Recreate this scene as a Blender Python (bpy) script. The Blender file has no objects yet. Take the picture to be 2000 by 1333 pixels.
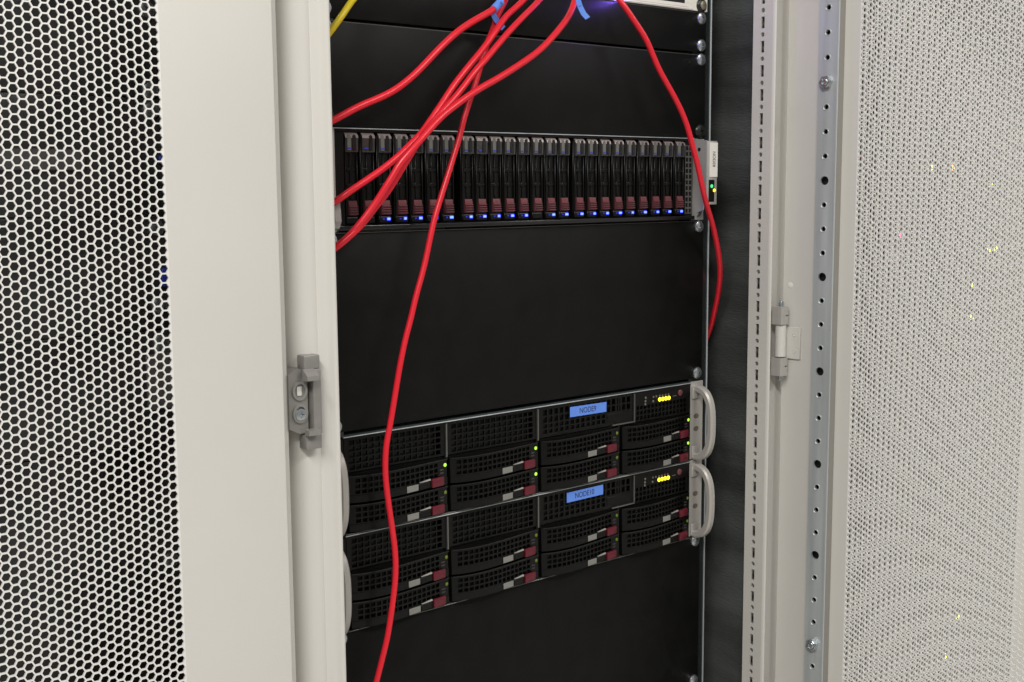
import bpy, bmesh, math, random
from mathutils import Matrix, Vector
random.seed(4)
S = bpy.context.scene
COL = S.collection
R = math.radians

# ------------------------------------------------------------------ camera
cam_d = bpy.data.cameras.new('camera')
cam = bpy.data.objects.new('camera', cam_d)
COL.objects.link(cam)
S.camera = cam
cam_d.sensor_width = 36.0
cam_d.lens = 2362.55 / 2000 * 36.0
cam_d.clip_start = 0.02
cam_d.clip_end = 30
_r = Vector((0.77259563, -0.63485811, -0.00715378))
_u = Vector((0.08528289, 0.09260703, 0.99204373))
_f = Vector((0.62914452, 0.76705874, -0.12569032))
cam.matrix_world = Matrix(((_r.x, _u.x, -_f.x, -0.769976), (_r.y, _u.y, -_f.y, -0.9007875),
                           (_r.z, _u.z, -_f.z, -0.051881), (0, 0, 0, 1)))


# ------------------------------------------------------------------ world, lamps, exposure
W = bpy.data.worlds.new('World')
S.world = W
W.use_nodes = True
bg = W.node_tree.nodes['Background']
bg.inputs[0].default_value = (0.98, 0.98, 0.96, 1)
bg.inputs[1].default_value = 0.22


def area(name, loc, rot, sx, sy, power, col=(1, 0.972, 0.925)):
    d = bpy.data.lights.new(name, 'AREA')
    d.shape = 'RECTANGLE'
    d.size = sx
    d.size_y = sy
    d.energy = power
    d.color = col
    o = bpy.data.objects.new(name, d)
    COL.objects.link(o)
    o.location = loc
    o.rotation_euler = rot
    return o


# fluorescent ceiling fixtures over the aisle in front of the racks
area('ceiling_lamp', (-1.75, -1.45, 1.5), (R(30), R(-24), 0), 0.30, 1.2, 50)
area('ceiling_lamp', (0.35, -2.3, 1.6), (R(34), 0, 0), 1.3, 0.30, 34)
area('ceiling_lamp', (2.0, -1.55, 1.5), (R(34), R(24), 0), 0.30, 1.2, 38)
S.view_settings.view_transform = 'Standard'
S.view_settings.look = 'None'
S.view_settings.exposure = -0.07
S.view_settings.gamma = 1


# ------------------------------------------------------------------ materials
def mat(name, col, rough=0.5, metal=0.0, bump=0.0, bscale=400, stretch=(1, 1, 1), var=0.0, vscale=30, emit=None, es=0,
        spec=0.5, rvar=0.0):
    m = bpy.data.materials.new(name)
    m.use_nodes = True
    nt = m.node_tree
    b = nt.nodes['Principled BSDF']
    b.inputs['Base Color'].default_value = (*col, 1)
    b.inputs['Roughness'].default_value = rough
    b.inputs['Metallic'].default_value = metal
    b.inputs['Specular IOR Level'].default_value = spec
    if emit:
        b.inputs['Emission Color'].default_value = (*emit, 1)
        b.inputs['Emission Strength'].default_value = es
    if bump or var or rvar:
        tc = nt.nodes.new('ShaderNodeTexCoord')
        mp = nt.nodes.new('ShaderNodeMapping')
        mp.inputs['Scale'].default_value = stretch
        nt.links.new(tc.outputs['Object'], mp.inputs[0])
    if bump:
        n = nt.nodes.new('ShaderNodeTexNoise')
        n.inputs['Scale'].default_value = bscale
        n.inputs['Detail'].default_value = 3
        nt.links.new(mp.outputs[0], n.inputs['Vector'])
        bp = nt.nodes.new('ShaderNodeBump')
        bp.inputs['Strength'].default_value = bump
        bp.inputs['Distance'].default_value = 0.001
        nt.links.new(n.outputs[0], bp.inputs['Height'])
        nt.links.new(bp.outputs[0], b.inputs['Normal'])
    if var:
        n2 = nt.nodes.new('ShaderNodeTexNoise')
        n2.inputs['Scale'].default_value = vscale
        n2.inputs['Detail'].default_value = 5
        nt.links.new(mp.outputs[0], n2.inputs['Vector'])
        mr = nt.nodes.new('ShaderNodeMapRange')
        mr.inputs[1].default_value = 0.3
        mr.inputs[2].default_value = 0.7
        mr.inputs[3].default_value = 1 - var
        mr.inputs[4].default_value = 1 + var
        nt.links.new(n2.outputs[0], mr.inputs[0])
        mx = nt.nodes.new('ShaderNodeMix')
        mx.data_type = 'RGBA'
        mx.blend_type = 'MULTIPLY'
        mx.inputs[0].default_value = 1
        mx.inputs[6].default_value = (*col, 1)
        nt.links.new(mr.outputs[0], mx.inputs[7])
        nt.links.new(mx.outputs[2], b.inputs['Base Color'])
    if rvar:
        n3 = nt.nodes.new('ShaderNodeTexNoise')
        n3.inputs['Scale'].default_value = 14
        n3.inputs['Detail'].default_value = 6
        nt.links.new(mp.outputs[0], n3.inputs['Vector'])
        mr3 = nt.nodes.new('ShaderNodeMapRange')
        mr3.inputs[1].default_value = 0.3
        mr3.inputs[2].default_value = 0.7
        mr3.inputs[3].default_value = rough - rvar
        mr3.inputs[4].default_value = rough + rvar
        nt.links.new(n3.outputs[0], mr3.inputs[0])
        nt.links.new(mr3.outputs[0], b.inputs['Roughness'])
    return m


M = dict(
    paint=mat('grey_white_paint', (0.655, 0.637, 0.598), 0.42, bump=0.10, bscale=650, var=0.015, vscale=9),
    sheet=mat('perforated_paint', (0.79, 0.78, 0.755), 0.32),
    black=mat('black_powder_coat', (0.0042, 0.0042, 0.0040), 0.46, spec=0.18, bump=0.22, bscale=1500, var=0.3, vscale=40, rvar=0.09),
    plastic=mat('black_plastic', (0.0035, 0.0035, 0.0033), 0.33, spec=0.26, bump=0.05, bscale=900),
    gloss=mat('glossy_black', (0.012, 0.012, 0.012), 0.2),
    dark=mat('dark_cavity', (0.006, 0.006, 0.006), 0.6),
    smoke=mat('smoked_clear_plastic', (0.045, 0.042, 0.042), 0.2),
    pearl=mat('silver_plastic', (0.25, 0.205, 0.20), 0.28),
    galv=mat('galvanised_steel', (0.54, 0.575, 0.585), 0.42, metal=0.40, bump=0.06, bscale=300, stretch=(1, 1, 0.05), var=0.16, vscale=90, rvar=0.08),
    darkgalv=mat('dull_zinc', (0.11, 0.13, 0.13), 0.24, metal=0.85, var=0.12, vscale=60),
    zinc=mat('zinc_screw', (0.56, 0.60, 0.63), 0.26, metal=0.9),
    blackscrew=mat('black_screw', (0.03, 0.03, 0.028), 0.3, metal=0.5),
    cast=mat('cast_zinc', (0.29, 0.28, 0.265), 0.34, metal=0.3, bump=0.1, bscale=700, var=0.08, vscale=80),
    silver=mat('silver_paint', (0.46, 0.44, 0.41), 0.36, metal=0.15, bump=0.05, bscale=800),
    earmetal=mat('anodised_ear', (0.46, 0.45, 0.43), 0.36, metal=0.3, bump=0.05, bscale=800),
    bezelmetal=mat('dark_bezel_edge', (0.22, 0.22, 0.21), 0.3, metal=0.8),
    brass=mat('dull_brass', (0.42, 0.38, 0.27), 0.35, metal=0.8),
    tagpaper=mat('faded_tag', (0.135, 0.135, 0.12), 0.5),
    dimprint=mat('dim_print', (0.05, 0.045, 0.045), 0.5),
    lid=mat('server_lid_steel', (0.15, 0.175, 0.19), 0.35, metal=0.5),
    floor=mat('vinyl_floor', (0.50, 0.49, 0.46), 0.4, bump=0.05, bscale=60, var=0.06, vscale=8),
    painted_haze=mat('black_panel_painted_haze', (0.030, 0.030, 0.029), 0.3, var=0.98, vscale=9, rvar=0.1),  # cloudy reflections painted into the panel colour
    foam=mat('dark_side_baffle', (0.068, 0.074, 0.072), 0.45, bump=1.0, bscale=260, stretch=(0.5, 0.5, 2.0), var=0.55, vscale=9, rvar=0.12),
    red=mat('red_cable_jacket', (0.72, 0.015, 0.031), 0.30, bump=0.04, bscale=500, spec=0.45),
    yellow=mat('yellow_cable_jacket', (0.66, 0.50, 0.012), 0.36, bump=0.04, bscale=500),
    blue=mat('blue_label_tape', (0.12, 0.27, 0.82), 0.45, bump=0.05, bscale=300),
    ink=mat('black_ink', (0.02, 0.025, 0.06), 0.6),
    tab=mat('maroon_release_tab', (0.115, 0.009, 0.019), 0.35),
    button=mat('dusky_maroon_button', (0.145, 0.042, 0.05), 0.3),
    sticker=mat('grey_sticker', (0.22, 0.22, 0.20), 0.5),
    white=mat('white_faceplate', (0.80, 0.77, 0.72), 0.4),
    bluedot=mat('blue_clip', (0.03, 0.05, 0.42), 0.4),
    led_blue=mat('blue_led', (0.1, 0.2, 0.8), 0.3, emit=(0.03, 0.05, 1.0), es=12),
    led_dimblue=mat('dim_blue_led', (0.02, 0.02, 0.1), 0.3, emit=(0.03, 0.03, 1.0), es=0.40),
    led_green=mat('green_led', (0.1, 0.5, 0.1), 0.3, emit=(0.60, 1.0, 0.03), es=1.0),
    led_dim=mat('dim_green_led', (0.10, 0.14, 0.01), 0.3, emit=(0.35, 0.6, 0.02), es=0.06),
    led_mint=mat('mint_led', (0.1, 0.5, 0.2), 0.3, emit=(0.03, 0.8, 0.2), es=1.1),
    led_yellow=mat('yellow_led', (0.6, 0.5, 0.05), 0.3, emit=(1.0, 0.88, 0.02), es=1.7),
    led_orange=mat('orange_led', (0.6, 0.2, 0.02), 0.3, emit=(1.0, 0.28, 0.02), es=8),
    led_far=mat('far_yellow_led', (0.5, 0.5, 0.05), 0.3, emit=(0.90, 1.0, 0.03), es=9),
    led_farred=mat('far_red_led', (0.5, 0.05, 0.1), 0.3, emit=(1.0, 0.08, 0.2), es=5),
    led_violet=mat('violet_switch_led', (0.2, 0.2, 0.9), 0.3, emit=(0.22, 0.10, 1.0), es=800),
    led_off=mat('unlit_led', (0.16, 0.14, 0.11), 0.3),
)


# ------------------------------------------------------------------ mesh helpers
class MB:
    """Collects geometry; build() links it as ONE mesh object."""

    def __init__(self):
        self.v, self.f = [], []

    def add(self, vs, fs):
        o = len(self.v)
        self.v += [tuple(p) for p in vs]
        self.f += [tuple(i + o for i in q) for q in fs]
        return self

    def box(self, x0, x1, y0, y1, z0, z1, bev=0.0, seg=1):
        bm = bmesh.new()
        bmesh.ops.create_cube(bm, size=1)
        for p in bm.verts:
            p.co = Vector(((x0 + x1) / 2 + p.co.x * (x1 - x0), (y0 + y1) / 2 + p.co.y * (y1 - y0), (z0 + z1) / 2 + p.co.z * (z1 - z0)))
        if bev:
            bmesh.ops.bevel(bm, geom=bm.edges[:], offset=bev, segments=seg, affect='EDGES', profile=0.5)
        bm.verts.index_update()
        self.add([p.co[:] for p in bm.verts], [[q.index for q in f.verts] for f in bm.faces])
        bm.free()
        return self

    def extr(self, prof, z0, z1, closed=True, caps=True):
        """profile [(x, y)] counter-clockwise seen from above, extruded in z"""
        n = len(prof)
        vs = [(x, y, z0) for x, y in prof] + [(x, y, z1) for x, y in prof]
        fs = [(i, (i + 1) % n, n + (i + 1) % n, n + i) for i in range(n if closed else n - 1)]
        if closed and caps:
            fs += [tuple(range(n - 1, -1, -1)), tuple(range(n, 2 * n))]
        return self.add(vs, fs)

    def prism_yz(self, prof, x0, x1):
        """profile [(y, z)] extruded in x"""
        n = len(prof)
        vs = [(x0, y, z) for y, z in prof] + [(x1, y, z) for y, z in prof]
        fs = [(i, (i + 1) % n, n + (i + 1) % n, n + i) for i in range(n)]
        fs += [tuple(range(n - 1, -1, -1)), tuple(range(n, 2 * n))]
        return self.add(vs, fs)

    def prism_xz(self, prof, y0, y1):
        n = len(prof)
        vs = [(x, y0, z) for x, z in prof] + [(x, y1, z) for x, z in prof]
        fs = [(i, n + i, n + (i + 1) % n, (i + 1) % n) for i in range(n)]
        fs += [tuple(range(n)), tuple(range(2 * n - 1, n - 1, -1))]
        return self.add(vs, fs)

    def lathe(self, c, prof, n=16, axis='y', star=None):
        """profile [(r, h)] revolved about an axis through c; h grows along -y (or +z)"""
        vs = []
        for j, (r, h) in enumerate(prof):
            for i in range(n):
                a = 2 * math.pi * i / n
                rr = r
                if star and j in star and i % (n // 4) != 0:
                    rr = r * 0.42
                if axis == 'y':
                    vs.append((c[0] + rr * math.cos(a), c[1] - h, c[2] + rr * math.sin(a)))
                elif axis == 'x':
                    vs.append((c[0] - h, c[1] + rr * math.cos(a), c[2] + rr * math.sin(a)))
                else:
                    vs.append((c[0] + rr * math.cos(a), c[1] + rr * math.sin(a), c[2] + h))
        fs = []
        for j in range(len(prof) - 1):
            for i in range(n):
                k = (i + 1) % n
                fs.append((j * n + i, j * n + k, (j + 1) * n + k, (j + 1) * n + i))
        fs.append(tuple(range(n - 1, -1, -1)))
        fs.append(tuple((len(prof) - 1) * n + i for i in range(n)))
        return self.add(vs, fs)

    def cell(self, cx, cz, w, h, hole, y0, t, offx=0, offz=0, chamfer=0.0):
        """one rectangle of a sheet (facing -y) with a hole: ('r', hw, hh) or ('c', radius)"""
        cr = [math.atan2(sz * h / 2 - offz, sx * w / 2 - offx) for sx in (-1, 1) for sz in (-1, 1)]
        if hole[0] == 'r':
            hw, hh = hole[1], hole[2]
            an = cr + [math.atan2(sz * hh, sx * hw) for sx in (-1, 1) for sz in (-1, 1)]
        else:
            an = cr + [2 * math.pi * (i + 0.5) / 14 - math.pi for i in range(14)]
        an = sorted(set(round(a, 6) for a in an))
        out, inn = [], []
        hx, hz = cx + offx, cz + offz
        for a in an:
            c, s = math.cos(a), math.sin(a)
            tx = ((w / 2 - offx) / c) if c > 1e-9 else ((-w / 2 - offx) / c if c < -1e-9 else 1e9)
            tz = ((h / 2 - offz) / s) if s > 1e-9 else ((-h / 2 - offz) / s if s < -1e-9 else 1e9)
            q = min(tx, tz)
            out.append((hx + q * c, y0, hz + q * s))
            if hole[0] == 'r':
                q = min(hole[1] / abs(c) if abs(c) > 1e-9 else 1e9, hole[2] / abs(s) if abs(s) > 1e-9 else 1e9)
            else:
                q = hole[1]
            inn.append((hx + q * c, y0, hz + q * s))
        n = len(an)
        if chamfer:
            k = chamfer / hole[1]
            rim = [(hx + (x - hx) * (1 + k * 1.15), y0, hz + (z - hz) * (1 + k * 1.15)) for x, y, z in inn]
            lip = [(hx + (x - hx) * (1 + k * 0.7), y0 - chamfer * 0.5, hz + (z - hz) * (1 + k * 0.7)) for x, y, z in inn]
            back = [(x, y0 + t, z) for x, y, z in inn]
            fs = [(r * n + i, r * n + (i + 1) % n, (r + 1) * n + (i + 1) % n, (r + 1) * n + i) for r in range(4) for i in range(n)]
            return self.add(out + rim + lip + inn + back, fs)
        back = [(x, y0 + t, z) for x, y, z in inn]
        fs = []
        for i in range(n):
            k = (i + 1) % n
            fs.append((i, k, n + k, n + i))
            fs.append((n + i, n + k, 2 * n + k, 2 * n + i))
        return self.add(out + inn + back, fs)

    def rect(self, x0, x1, z0, z1, y):
        return self.add([(x0, y, z0), (x1, y, z0), (x1, y, z1), (x0, y, z1)], [(0, 1, 2, 3)])

    def grid(self, x0, x1, z0, z1, nx, nz, hw, hh, y, t, skip=None):
        """a rectangle split in nx by nz cells, each with a square hole"""
        w, h = (x1 - x0) / nx, (z1 - z0) / nz
        for i in range(nx):
            for j in range(nz):
                cx, cz = x0 + (i + .5) * w, z0 + (j + .5) * h
                if skip and skip(i, j):
                    self.rect(cx - w / 2, cx + w / 2, cz - h / 2, cz + h / 2, y)
                else:
                    self.cell(cx, cz, w, h, ('r', hw, hh), y, t)
        return self

    def frame(self, x0, x1, z0, z1, a0, a1, b0, b1, y):
        """sheet between an outer rectangle and an inner rectangle"""
        vs = [(x0, y, z0), (x1, y, z0), (x1, y, z1), (x0, y, z1), (a0, y, b0), (a1, y, b0), (a1, y, b1), (a0, y, b1)]
        return self.add(vs, [(i, (i + 1) % 4, 4 + (i + 1) % 4, 4 + i) for i in range(4)])

    def hexes(self, x0, nc, z0, nr, p, w, t, y=0.0, left=False, right=False, back=False):
        """perforated hexagon sheet; x0 is the left tip of the first column"""
        Ro, Ri = p / math.sqrt(3), (p - w) / math.sqrt(3)
        for i in range(nc):
            cx = x0 + Ro + i * 1.5 * Ro
            for j in range(nr):
                cz = z0 + (j + (0.5 if i % 2 else 0)) * p
                o = [(cx + Ro * math.cos(k * math.pi / 3), y, cz + Ro * math.sin(k * math.pi / 3)) for k in range(6)]
                q = [(cx + Ri * math.cos(k * math.pi / 3), y, cz + Ri * math.sin(k * math.pi / 3)) for k in range(6)]
                b = [(x, y + t, z) for x, _, z in q]
                fs = []
                for k in range(6):
                    m = (k + 1) % 6
                    fs += [(k, m, 6 + m, 6 + k), (6 + k, 6 + m, 12 + m, 12 + k)]
                vs = o + q + b
                if back:
                    vs += [(x, y + t, z) for x, _, z in o]
                    fs += [(12 + k, 12 + (k + 1) % 6, 18 + (k + 1) % 6, 18 + k) for k in range(6)]
                self.add(vs, fs)
                if right and i == nc - 1:
                    self.add([(cx + Ro, y, cz), (cx + Ro, y, cz + p), (cx + Ro / 2, y, cz + p / 2)], [(0, 1, 2)])
                if left and i == 0:
                    self.add([(cx - Ro, y, cz), (cx - Ro / 2, y, cz + p / 2), (cx - Ro, y, cz + p)], [(0, 1, 2)])
        return x0 + Ro + (nc - 1) * 1.5 * Ro + Ro

    def tube(self, pts, r, n=12):
        """round tube through points (Catmull-Rom smoothed)"""
        P = [Vector(p) for p in pts]
        Q = []
        for i in range(len(P) - 1):
            p0, p1, p2, p3 = P[max(i - 1, 0)], P[i], P[i + 1], P[min(i + 2, len(P) - 1)]
            st = 4
            for k in range(st):
                t = k / st
                Q.append(0.5 * ((2 * p1) + (p2 - p0) * t + (2 * p0 - 5 * p1 + 4 * p2 - p3) * t * t + (3 * p1 - p0 - 3 * p2 + p3) * t ** 3))
        Q.append(P[-1])
        for _ in range(3):
            Q = [Q[0]] + [(Q[i - 1] + 2 * Q[i] + Q[i + 1]) / 4 for i in range(1, len(Q) - 1)] + [Q[-1]]
        nrm = Vector((0, -1, 0))
        vs = []
        for i, q in enumerate(Q):
            tg = (Q[min(i + 1, len(Q) - 1)] - Q[max(i - 1, 0)]).normalized()
            nrm = (nrm - tg * nrm.dot(tg)).normalized()
            bn = tg.cross(nrm)
            for k in range(n):
                a = 2 * math.pi * k / n
                vs.append(q + r * (math.cos(a) * nrm + math.sin(a) * bn))
        fs = []
        for i in range(len(Q) - 1):
            for k in range(n):
                m = (k + 1) % n
                fs.append((i * n + k, i * n + m, (i + 1) * n + m, (i + 1) * n + k))
        fs += [tuple(range(n)), tuple(range(len(Q) * n - 1, len(Q) * n - n - 1, -1))]
        self.add(vs, fs)
        return Q

    def map(self, fn):
        self.v = [fn(*p) for p in self.v]
        return self

    def mesh(self, name, m, smooth=40, fix=True):
        me = bpy.data.meshes.new(name)
        me.from_pydata(self.v, [], self.f)
        if fix and len(self.f) < 3000:
            bm = bmesh.new()
            bm.from_mesh(me)
            bmesh.ops.recalc_face_normals(bm, faces=bm.faces)
            bm.to_mesh(me)
            bm.free()
        me.materials.append(m)
        if smooth:
            me.shade_smooth()
            me.set_sharp_from_angle(angle=R(smooth))
        return me

    def build(self, name, m, parent=None, smooth=40, loc=None, label=None):
        return put(name, self.mesh(name, m, smooth), parent, loc, label)


def put(name, me, parent=None, loc=None, label=None):
    o = bpy.data.objects.new(name, me)
    COL.objects.link(o)
    if parent:
        o.parent = parent
    if loc:
        o.location = loc
    if label:
        o['label'] = label
    return o


def tag(o, label, cat, group=None):
    o['label'] = label
    o['category'] = cat
    if group:
        o['group'] = group
    return o


def thing(name, label, cat, loc=(0, 0, 0), group=None):
    o = bpy.data.objects.new(name, None)
    COL.objects.link(o)
    o.empty_display_size = 0.02
    o.location = loc
    return tag(o, label, cat, group)


def copy_tree(o, parent=None):
    c = o.copy()
    COL.objects.link(c)
    if parent:
        c.parent = parent
    for ch in [k for k in S.objects if k.parent == o]:
        copy_tree(ch, c)
    return c


def text_mesh(body, size, m, squeeze=1.0):
    cu = bpy.data.curves.new('lettering', 'FONT')
    cu.body = body
    cu.size = size
    cu.align_x = 'CENTER'
    cu.align_y = 'CENTER'
    cu.extrude = 0.00005
    to = bpy.data.objects.new('lettering', cu)
    COL.objects.link(to)
    bpy.context.view_layer.update()
    me = bpy.data.meshes.new_from_object(to.evaluated_get(bpy.context.evaluated_depsgraph_get()))
    bpy.data.objects.remove(to)
    for v in me.vertices:
        v.co = Vector((v.co.x * squeeze, -v.co.z, v.co.y))
    me.materials.clear()
    me.materials.append(m)
    return me


U = 0.04445
SCREW = MB().lathe((0, 0, 0), [(0.0066, 0), (0.0066, 0.0006), (0.0060, 0.0018), (0.0045, 0.0026), (0.0034, 0.0029), (0.0028, 0.0010)], 16, star=(4, 5)).mesh('screw', M['zinc'], 30)
BSCREW = MB().lathe((0, 0, 0), [(0.0075, 0), (0.0075, 0.0008), (0.0066, 0.0022), (0.0044, 0.0033), (0.0036, 0.0035), (0.003, 0.0012)], 16, star=(4, 5)).mesh('screw', M['blackscrew'], 30)

# ------------------------------------------------------------------ rack cabinets (the structure that holds everything)
ZB, ZT = -1.0, 0.55          # cabinet base and top
UP = (0, 0, -ZB)             # parts are modelled in rack coordinates: x from the rack centre, y into the rack, z from the storage shelf top

LEFT_POST = [(-0.3345, -0.0500), (-0.3065, -0.0500), (-0.3045, -0.0570), (-0.3000, -0.0632), (-0.2955, -0.0655), (-0.2900, -0.0662),
             (-0.2856, -0.0664), (-0.2846, -0.0657), (-0.2836, -0.0664), (-0.2780, -0.0668), (-0.2758, -0.0680), (-0.2738, -0.0712),
             (-0.2722, -0.0722), (-0.2705, -0.0722), (-0.2695, -0.0712), (-0.2620, -0.0500), (-0.2620, -0.0450), (-0.3345, -0.0450)]
RIGHT_POST = [(0.2625, -0.0490), (0.2625, -0.0745), (0.2628, -0.0765), (0.2635, -0.0780), (0.2642, -0.0785), (0.2648, -0.0782),
              (0.2652, -0.0770), (0.2656, -0.0735), (0.2664, -0.0690), (0.2760, -0.0690), (0.2830, -0.0690), (0.3000, -0.0690), (0.3000, -0.0450), (0.2700, -0.0450)]


def shell(root, slots):
    MB().box(-0.300, -0.297, -0.046, 0.80, ZB, ZT).build('side_panel', M['paint'], root, loc=UP)
    MB().box(0.297, 0.300, -0.046, 0.80, ZB, ZT).build('side_panel', M['paint'], root, loc=UP)
    MB().box(-0.2965, 0.2965, 0.797, 0.80, ZB, ZT).build('back_panel', M['dark'], root, loc=UP)
    MB().box(-0.2965, 0.2965, -0.044, 0.7965, ZT - 0.02, ZT).build('roof', M['paint'], root, loc=UP)
    MB().box(-0.2965, 0.2965, -0.044, 0.7965, ZB, ZB + 0.02).build('base', M['paint'], root, loc=UP)
    MB().extr(LEFT_POST, ZB, ZT).build('post', M['paint'], root, 50, loc=UP)
    # right post: the face turned to the opening is punched with round holes and slots every 25 mm
    p = MB()
    p.extr(RIGHT_POST[1:] + [(0.2625 + 0.004, -0.049)], ZB, ZT, closed=False)
    q = MB()
    z = -0.1438 - 0.025 * 26
    if slots:
        while z < 0.30:
            q.cell(0.0617, z, 0.0255, 0.008, ('c', 0.0025), 0, 0.002)
            q.cell(0.0617, z + 0.0125, 0.0255, 0.017, ('r', 0.0023, 0.0060), 0, 0.002)
            z += 0.025
        zt = z - 0.004
        q.rect(0.049, 0.0745, ZB, -0.1438 - 0.025 * 26 - 0.004, 0)
        q.rect(0.049, 0.0745, zt, ZT, 0)
    else:
        q.rect(0.049, 0.0745, ZB, ZT, 0)
    q.map(lambda x, y, z: (0.2625 + y, -x, z))
    p.add(q.v, q.f)
    p.build('post', M['paint'], root, 45, loc=UP)
    for s in (-1, 1):
        a, b = (0.2225, 0.2520) if s > 0 else (-0.2520, -0.2225)
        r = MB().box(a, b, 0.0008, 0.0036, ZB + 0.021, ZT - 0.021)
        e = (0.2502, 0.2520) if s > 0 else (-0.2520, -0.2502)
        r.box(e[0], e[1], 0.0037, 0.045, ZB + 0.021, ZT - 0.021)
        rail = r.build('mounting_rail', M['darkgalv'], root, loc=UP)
        e = (0.2506, 0.2526) if s > 0 else (-0.2526, -0.2506)
        MB().box(e[0], e[1], -0.0004, 0.0007, ZB + 0.021, ZT - 0.021, 0.0005, 2).build('rail_edge_highlight', M['galv'], rail)  # lighter strip added as the highlight along the rail's bend


fl = MB().box(-4, 4, -5, 2.0, ZB - 0.05, ZB - 0.001).build('floor', M['floor'])
fl['kind'] = 'structure'

# ---- the open rack in the middle
rack = thing('server_rack', 'open rack cabinet in the middle with its perforated door swung out to the right', 'rack cabinet', (0, 0, ZB))
shell(rack, True)
MB().box(0.2930, 0.2962, -0.044, 0.55, ZB + 0.021, ZT - 0.021).build('side_baffle', M['foam'], rack, loc=UP)

# latch keeper screwed to the left post
kp = MB()
kp.prism_xz([(-0.3150, -0.1955), (-0.3085, -0.1915), (-0.2985, -0.1915), (-0.2985, -0.2430), (-0.3060, -0.2430), (-0.3150, -0.2385)], -0.0715, -0.0560)
kp.box(-0.2985, -0.2962, -0.0680, -0.0600, -0.2430, -0.1915)
kp.box(-0.2962, -0.2885, -0.0765, -0.0600, -0.2440, -0.1920, 0.0008, 2)
kp.box(-0.3030, -0.2888, -0.0755, -0.0640, -0.1918, -0.1810, 0.0009, 2)
kp.box(-0.3030, -0.2886, -0.0755, -0.0640, -0.2560, -0.2442, 0.0009, 2)
kp.prism_yz([(-0.0755, -0.1912), (-0.0768, -0.1915), (-0.0835, -0.1962), (-0.0838, -0.1998), (-0.0755, -0.2005)], -0.3050, -0.2948)
kp.prism_yz([(-0.0755, -0.2390), (-0.0820, -0.2395), (-0.0820, -0.2435), (-0.0755, -0.2442)], -0.3040, -0.2935)
keeper = kp.build('latch_keeper', M['cast'], rack, 30, loc=UP)
for zc in (-0.2085, -0.2265):
    bs = MB()
    n = 20
    ro, ri = [], []
    for i in range(n):
        a = 2 * math.pi * i / n
        ro.append((-0.3060 + 0.0066 * math.cos(a), zc + 0.0076 * math.sin(a)))
        ri.append((-0.3060 + 0.0045 * math.cos(a), zc + 0.0056 * math.sin(a)))
    vs = [(x, -0.0716, z) for x, z in ro] + [(x, -0.0735, z) for x, z in ro] + [(x, -0.0735, z) for x, z in ri] + [(x, -0.0700, z) for x, z in ri]
    fs = []
    for i in range(n):
        k = (i + 1) % n
        for j in range(3):
            fs.append((j * n + i, j * n + k, (j + 1) * n + k, (j + 1) * n + i))
    bs.add(vs, fs)
    bs.build('boss_ring', M['cast'], keeper)
MB().box(-0.3082, -0.3040, -0.0725, -0.0718, -0.2125, -0.2050, 0.0003).build('adjusting_slot', M['paint'], keeper)
MB().lathe((-0.3060, -0.0718, -0.2272), [(0.0052, 0), (0.0052, 0.0012), (0.0046, 0.0024), (0.0034, 0.0027), (0.003, 0.0027), (0.0024, 0.001)], 20, star=(4, 5)).build('screw', M['zinc'], keeper, 30)

# hinge between right post and door
hx, hy = 0.2748, -0.0838
kn = [(hx - 0.0065, hy + 0.0075), (hx - 0.0078, hy - 0.001), (hx - 0.0068, hy - 0.0056), (hx - 0.003, hy - 0.0068), (hx + 0.004, hy - 0.0066), (hx + 0.0066, hy - 0.004), (hx + 0.0068, hy + 0.0075)]
hinge = MB().lathe((hx, hy, -0.2345), [(0.0058, 0), (0.0058, 0.0343)], 20, 'z').build('hinge', M['paint'], rack, loc=UP)
for za, zb, zc in ((-0.1996, -0.1806, -0.1900), (-0.2552, -0.2358, -0.2450)):
    k = MB().extr(kn, za, zc - 0.0008)
    k.extr(kn, zc + 0.0008, zb)
    k.extr([(min(x, hx - 0.0005), y) for x, y in kn], zc - 0.0009, zc + 0.0009)
    k.build('hinge_knuckle', M['silver'], hinge)
MB().lathe((hx, hy, -0.1805), [(0.0030, 0), (0.0030, 0.0035), (0.0024, 0.006), (0.0014, 0.0066)], 12, 'z').build('hinge_pin', M['zinc'], hinge)
MB().lathe((hx, hy, -0.2612), [(0.0014, 0), (0.0028, 0.001), (0.0028, 0.0059)], 12, 'z').build('hinge_pin', M['zinc'], hinge)

# the open door: local x runs from the hinge along the door, -y is its inner face
DB = R(80)
PH = 0.0065
door = MB()
SL = 0.0737
hs = MB()
se = hs.hexes(SL, 60, -0.76, 163, PH, 0.0011, 0.0014, 0.0, True, True, True)
door.box(-0.006, SL, 0.0, 0.0014, ZB + 0.01, ZT - 0.01)
door.box(-0.006, -0.0046, 0.0015, 0.018, ZB + 0.01, ZT - 0.01)
door.box(se, 0.563, 0.0, 0.0014, ZB + 0.01, ZT - 0.01)
door.box(SL, se, 0.0, 0.0014, 0.2965, ZT - 0.01)
door.box(SL, se, 0.0, 0.0014, ZB + 0.01, -0.7635)
dr = door.build('door', M['paint'], rack, loc=(0.285, -0.085, -ZB), label='grey white perforated door standing open, seen from inside')
dr.rotation_euler = (0, 0, -DB)
hs.build('perforated_sheet', M['sheet'], dr, 0)
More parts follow.
